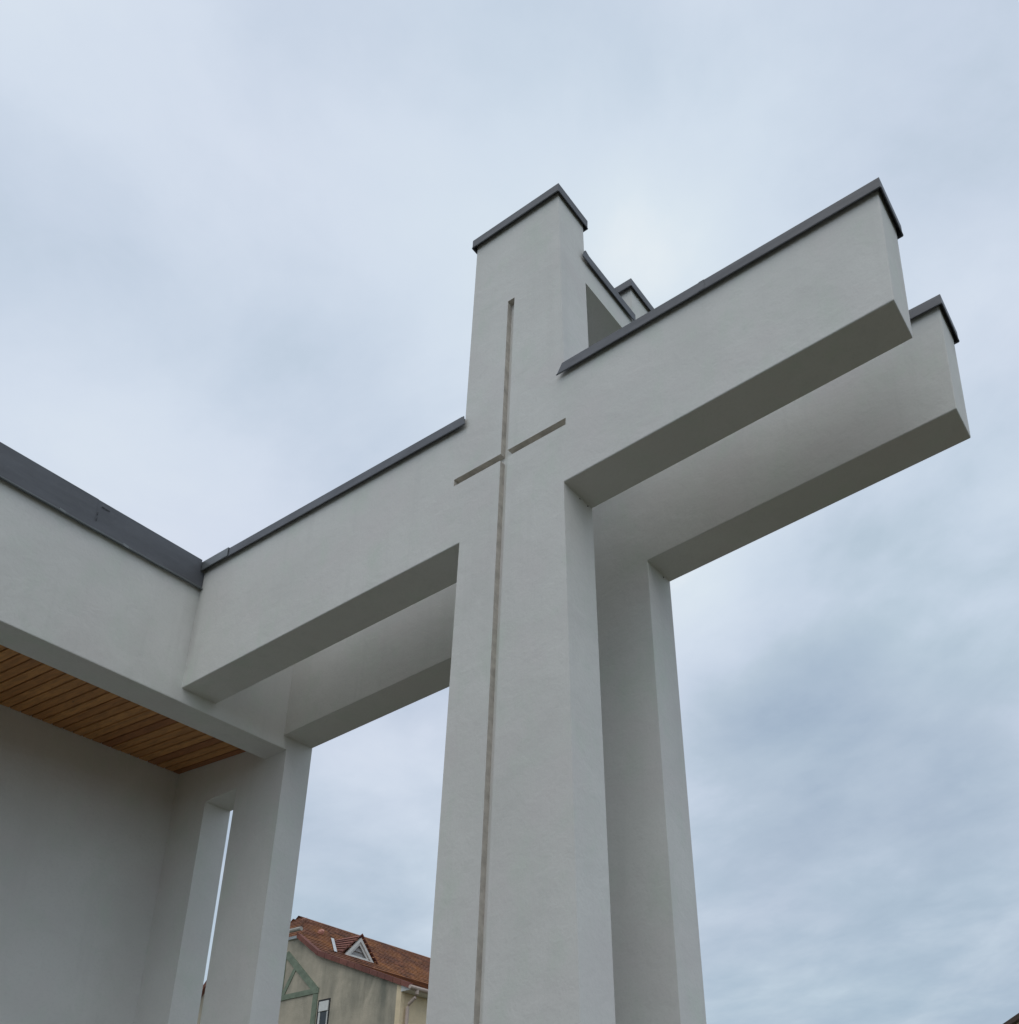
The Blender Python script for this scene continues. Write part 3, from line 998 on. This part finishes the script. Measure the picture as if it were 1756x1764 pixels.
tri = [(TA, ZD0), (TC, ZD0), (TB, ZD1)]
tri_ring(tri, shrink(tri, 0.74), 0.07, "frame", PVC, dormer)
tri_ring(shrink(tri, 0.70), shrink(tri, 0.52), 0.03, "inner_frame", PVC, dormer)
m = MB()
ti = shrink(tri, 0.74)
m.face([H(FS + 0.03, t, z) for t, z in ti])
for k in range(3):
    f = (k + 0.6) / 3.6
    L_ = (ti[0][0] + (ti[2][0] - ti[0][0]) * f, ti[0][1] + (ti[2][1] - ti[0][1]) * f)
    R_ = (ti[1][0] + (ti[2][0] - ti[1][0]) * f, L_[1])
    m.face([H(FS + 0.02, L_[0], L_[1]), H(FS + 0.02, R_[0], R_[1]), H(FS - 0.015, R_[0], R_[1] - 0.03), H(FS - 0.015, L_[0], L_[1] - 0.03)])
sub(m.build("louvre", GREYWOOD, house, normals=False), dormer)
# valley flashing and clay vent on the slope
fl = MB()
a, b = H(4.40, 1.50, 2.66), H(3.43, 0.79, 1.83)
wv = e2 * 0.055
fl.hexa([a - wv, a + wv, b + wv, b - wv, a - wv + Vector((0, 0, .02)), a + wv + Vector((0, 0, .02)), b + wv + Vector((0, 0, .02)), b - wv + Vector((0, 0, .02))])
fl.build("valley_flashing", LEAD, house)
vt = MB()
c = H(4.58, 1.18, 2.78)
vt.tube([c + Vector((0, 0, 0.0)), c + Vector((0, 0, 0.06)) + e1 * 0.05, c + Vector((0, 0, 0.10)) + e1 * 0.12], [0.085, 0.09, 0.05], 10)
vt.build("roof_vent", TERRA, house)

# green decorative timbers on the gable: each stick its own mesh
def stick(a, b, wdt, proud=0.035):
    (s0, z0), (s1, z1) = a, b
    d = Vector((s1 - s0, z1 - z0)).normalized()
    q = Vector((-d.y, d.x)) * wdt / 2
    P = [(s0 + q.x, z0 + q.y), (s1 + q.x, z1 + q.y), (s1 - q.x, z1 - q.y), (s0 - q.x, z0 - q.y)]
    m = MB()
    m.hexa([H(s, -proud, z) for s, z in P] + [H(s, 0.002, z) for s, z in P])
    m.build("timber", GREEN, house)


zr = -9.56                                                    # heights above were taken from the eye
for fs in ((lambda s: s),):
    stick((fs(4.46), 9.96 + zr), (fs(4.46), 11.34 + zr), 0.10, 0.024)
    stick((fs(4.42), 11.30 + zr), (fs(3.14), 9.90 + zr), 0.20, 0.030)
    stick((fs(4.03), 10.72 + zr), (fs(4.38), 9.95 + zr), 0.115, 0.022)
    stick((fs(4.52), 9.86 + zr), (fs(3.02), 9.86 + zr), 0.17, 0.032)
    stick((fs(3.12), 9.76 + zr), (fs(3.12), hz0), 0.17, 0.028)

# gable window: roller shutter box above a narrow sash
wz1, wz0 = 9.50 + zr, 8.05 + zr
m = MB()
m.hexa([H(2.99, -0.012, wz0), H(2.55, -0.012, wz0), H(2.55, 0.0, wz0), H(2.99, 0.0, wz0), H(2.99, -0.012, wz1 + .04), H(2.55, -0.012, wz1 + .04), H(2.55, 0.0, wz1 + .04), H(2.99, 0.0, wz1 + .04)])
win = m.build("window", SEAL, house)
m = MB()
m.hexa([H(2.92, -0.045, wz1 - 0.34), H(2.585, -0.045, wz1 - 0.34), H(2.585, -0.014, wz1 - 0.34), H(2.92, -0.014, wz1 - 0.34), H(2.92, -0.04, wz1 - 0.03), H(2.585, -0.04, wz1 - 0.03), H(2.585, -0.014, wz1 - 0.03), H(2.92, -0.014, wz1 - 0.03)])
sub(m.build("shutter_box", PVC, house), win)
m = MB()
for s0, s1, z0, z1 in ((2.92, 2.86, wz0, wz1 - 0.36), (2.61, 2.585, wz0, wz1 - 0.36), (2.86, 2.61, wz1 - 0.80 - 0.05, wz1 - 0.80)):
    m.hexa([H(s0, -0.035, z0), H(s1, -0.035, z0), H(s1, -0.014, z0), H(s0, -0.014, z0), H(s0, -0.035, z1), H(s1, -0.035, z1), H(s1, -0.014, z1), H(s0, -0.014, z1)])
sub(m.build("sash", PVC, house), win)
m = MB()
m.face([H(2.86, -0.018, wz0), H(2.61, -0.018, wz0), H(2.61, -0.018, wz1 - 0.36), H(2.86, -0.018, wz1 - 0.36)])
sub(m.build("pane", GLASS, house), win)

# ------------------------------------------------------------------ neighbour's roof at the right edge of the view
ND, NA = 22.0, R(105.0)
nv = Vector((math.cos(NA), math.sin(NA), 0))
nr = Vector((math.sin(NA), -math.cos(NA), 0))                # to the right in the view
NP = CAMP + nv * ND
NZ = math.tan(R(13.31)) * 22.0


def N(x, yb, z):
    return NP + nr * x + nv * yb + Vector((0, 0, z))


nh = thing("neighbouring_house", "dark roofed neighbouring house, only its verge showing in the bottom right corner", "house", N(3.5, 3, -EYE))
sl = 0.50
bx0, bxm, bx1 = -0.42, 4.2, 8.8
m = MB()
zE = NZ - 0.20
pol = [(bx0 + 0.35, -EYE), (bx0 + 0.35, zE + 0.20), (bxm, zE + (bxm - bx0) * sl - 0.02), (bx1 - 0.35, zE + 0.20), (bx1 - 0.35, -EYE)]
m.prism(pol, 0, 9, T=N, open_edges=(1, 2))
m.build("wall", SIDEWALL, nh)
rm = MB()
for a, b in ((bx0, bxm), (bx1, bxm)):
    zb_ = zE + (bxm - bx0) * sl
    rm.hexa([N(a, -0.3, zE), N(b, -0.3, zb_), N(b, 9.3, zb_), N(a, 9.3, zE), N(a, -0.3, zE + 0.12), N(b, -0.3, zb_ + 0.12), N(b, 9.3, zb_ + 0.12), N(a, 9.3, zE + 0.12)])
rm.build("roof", TILE_DARK, nh)
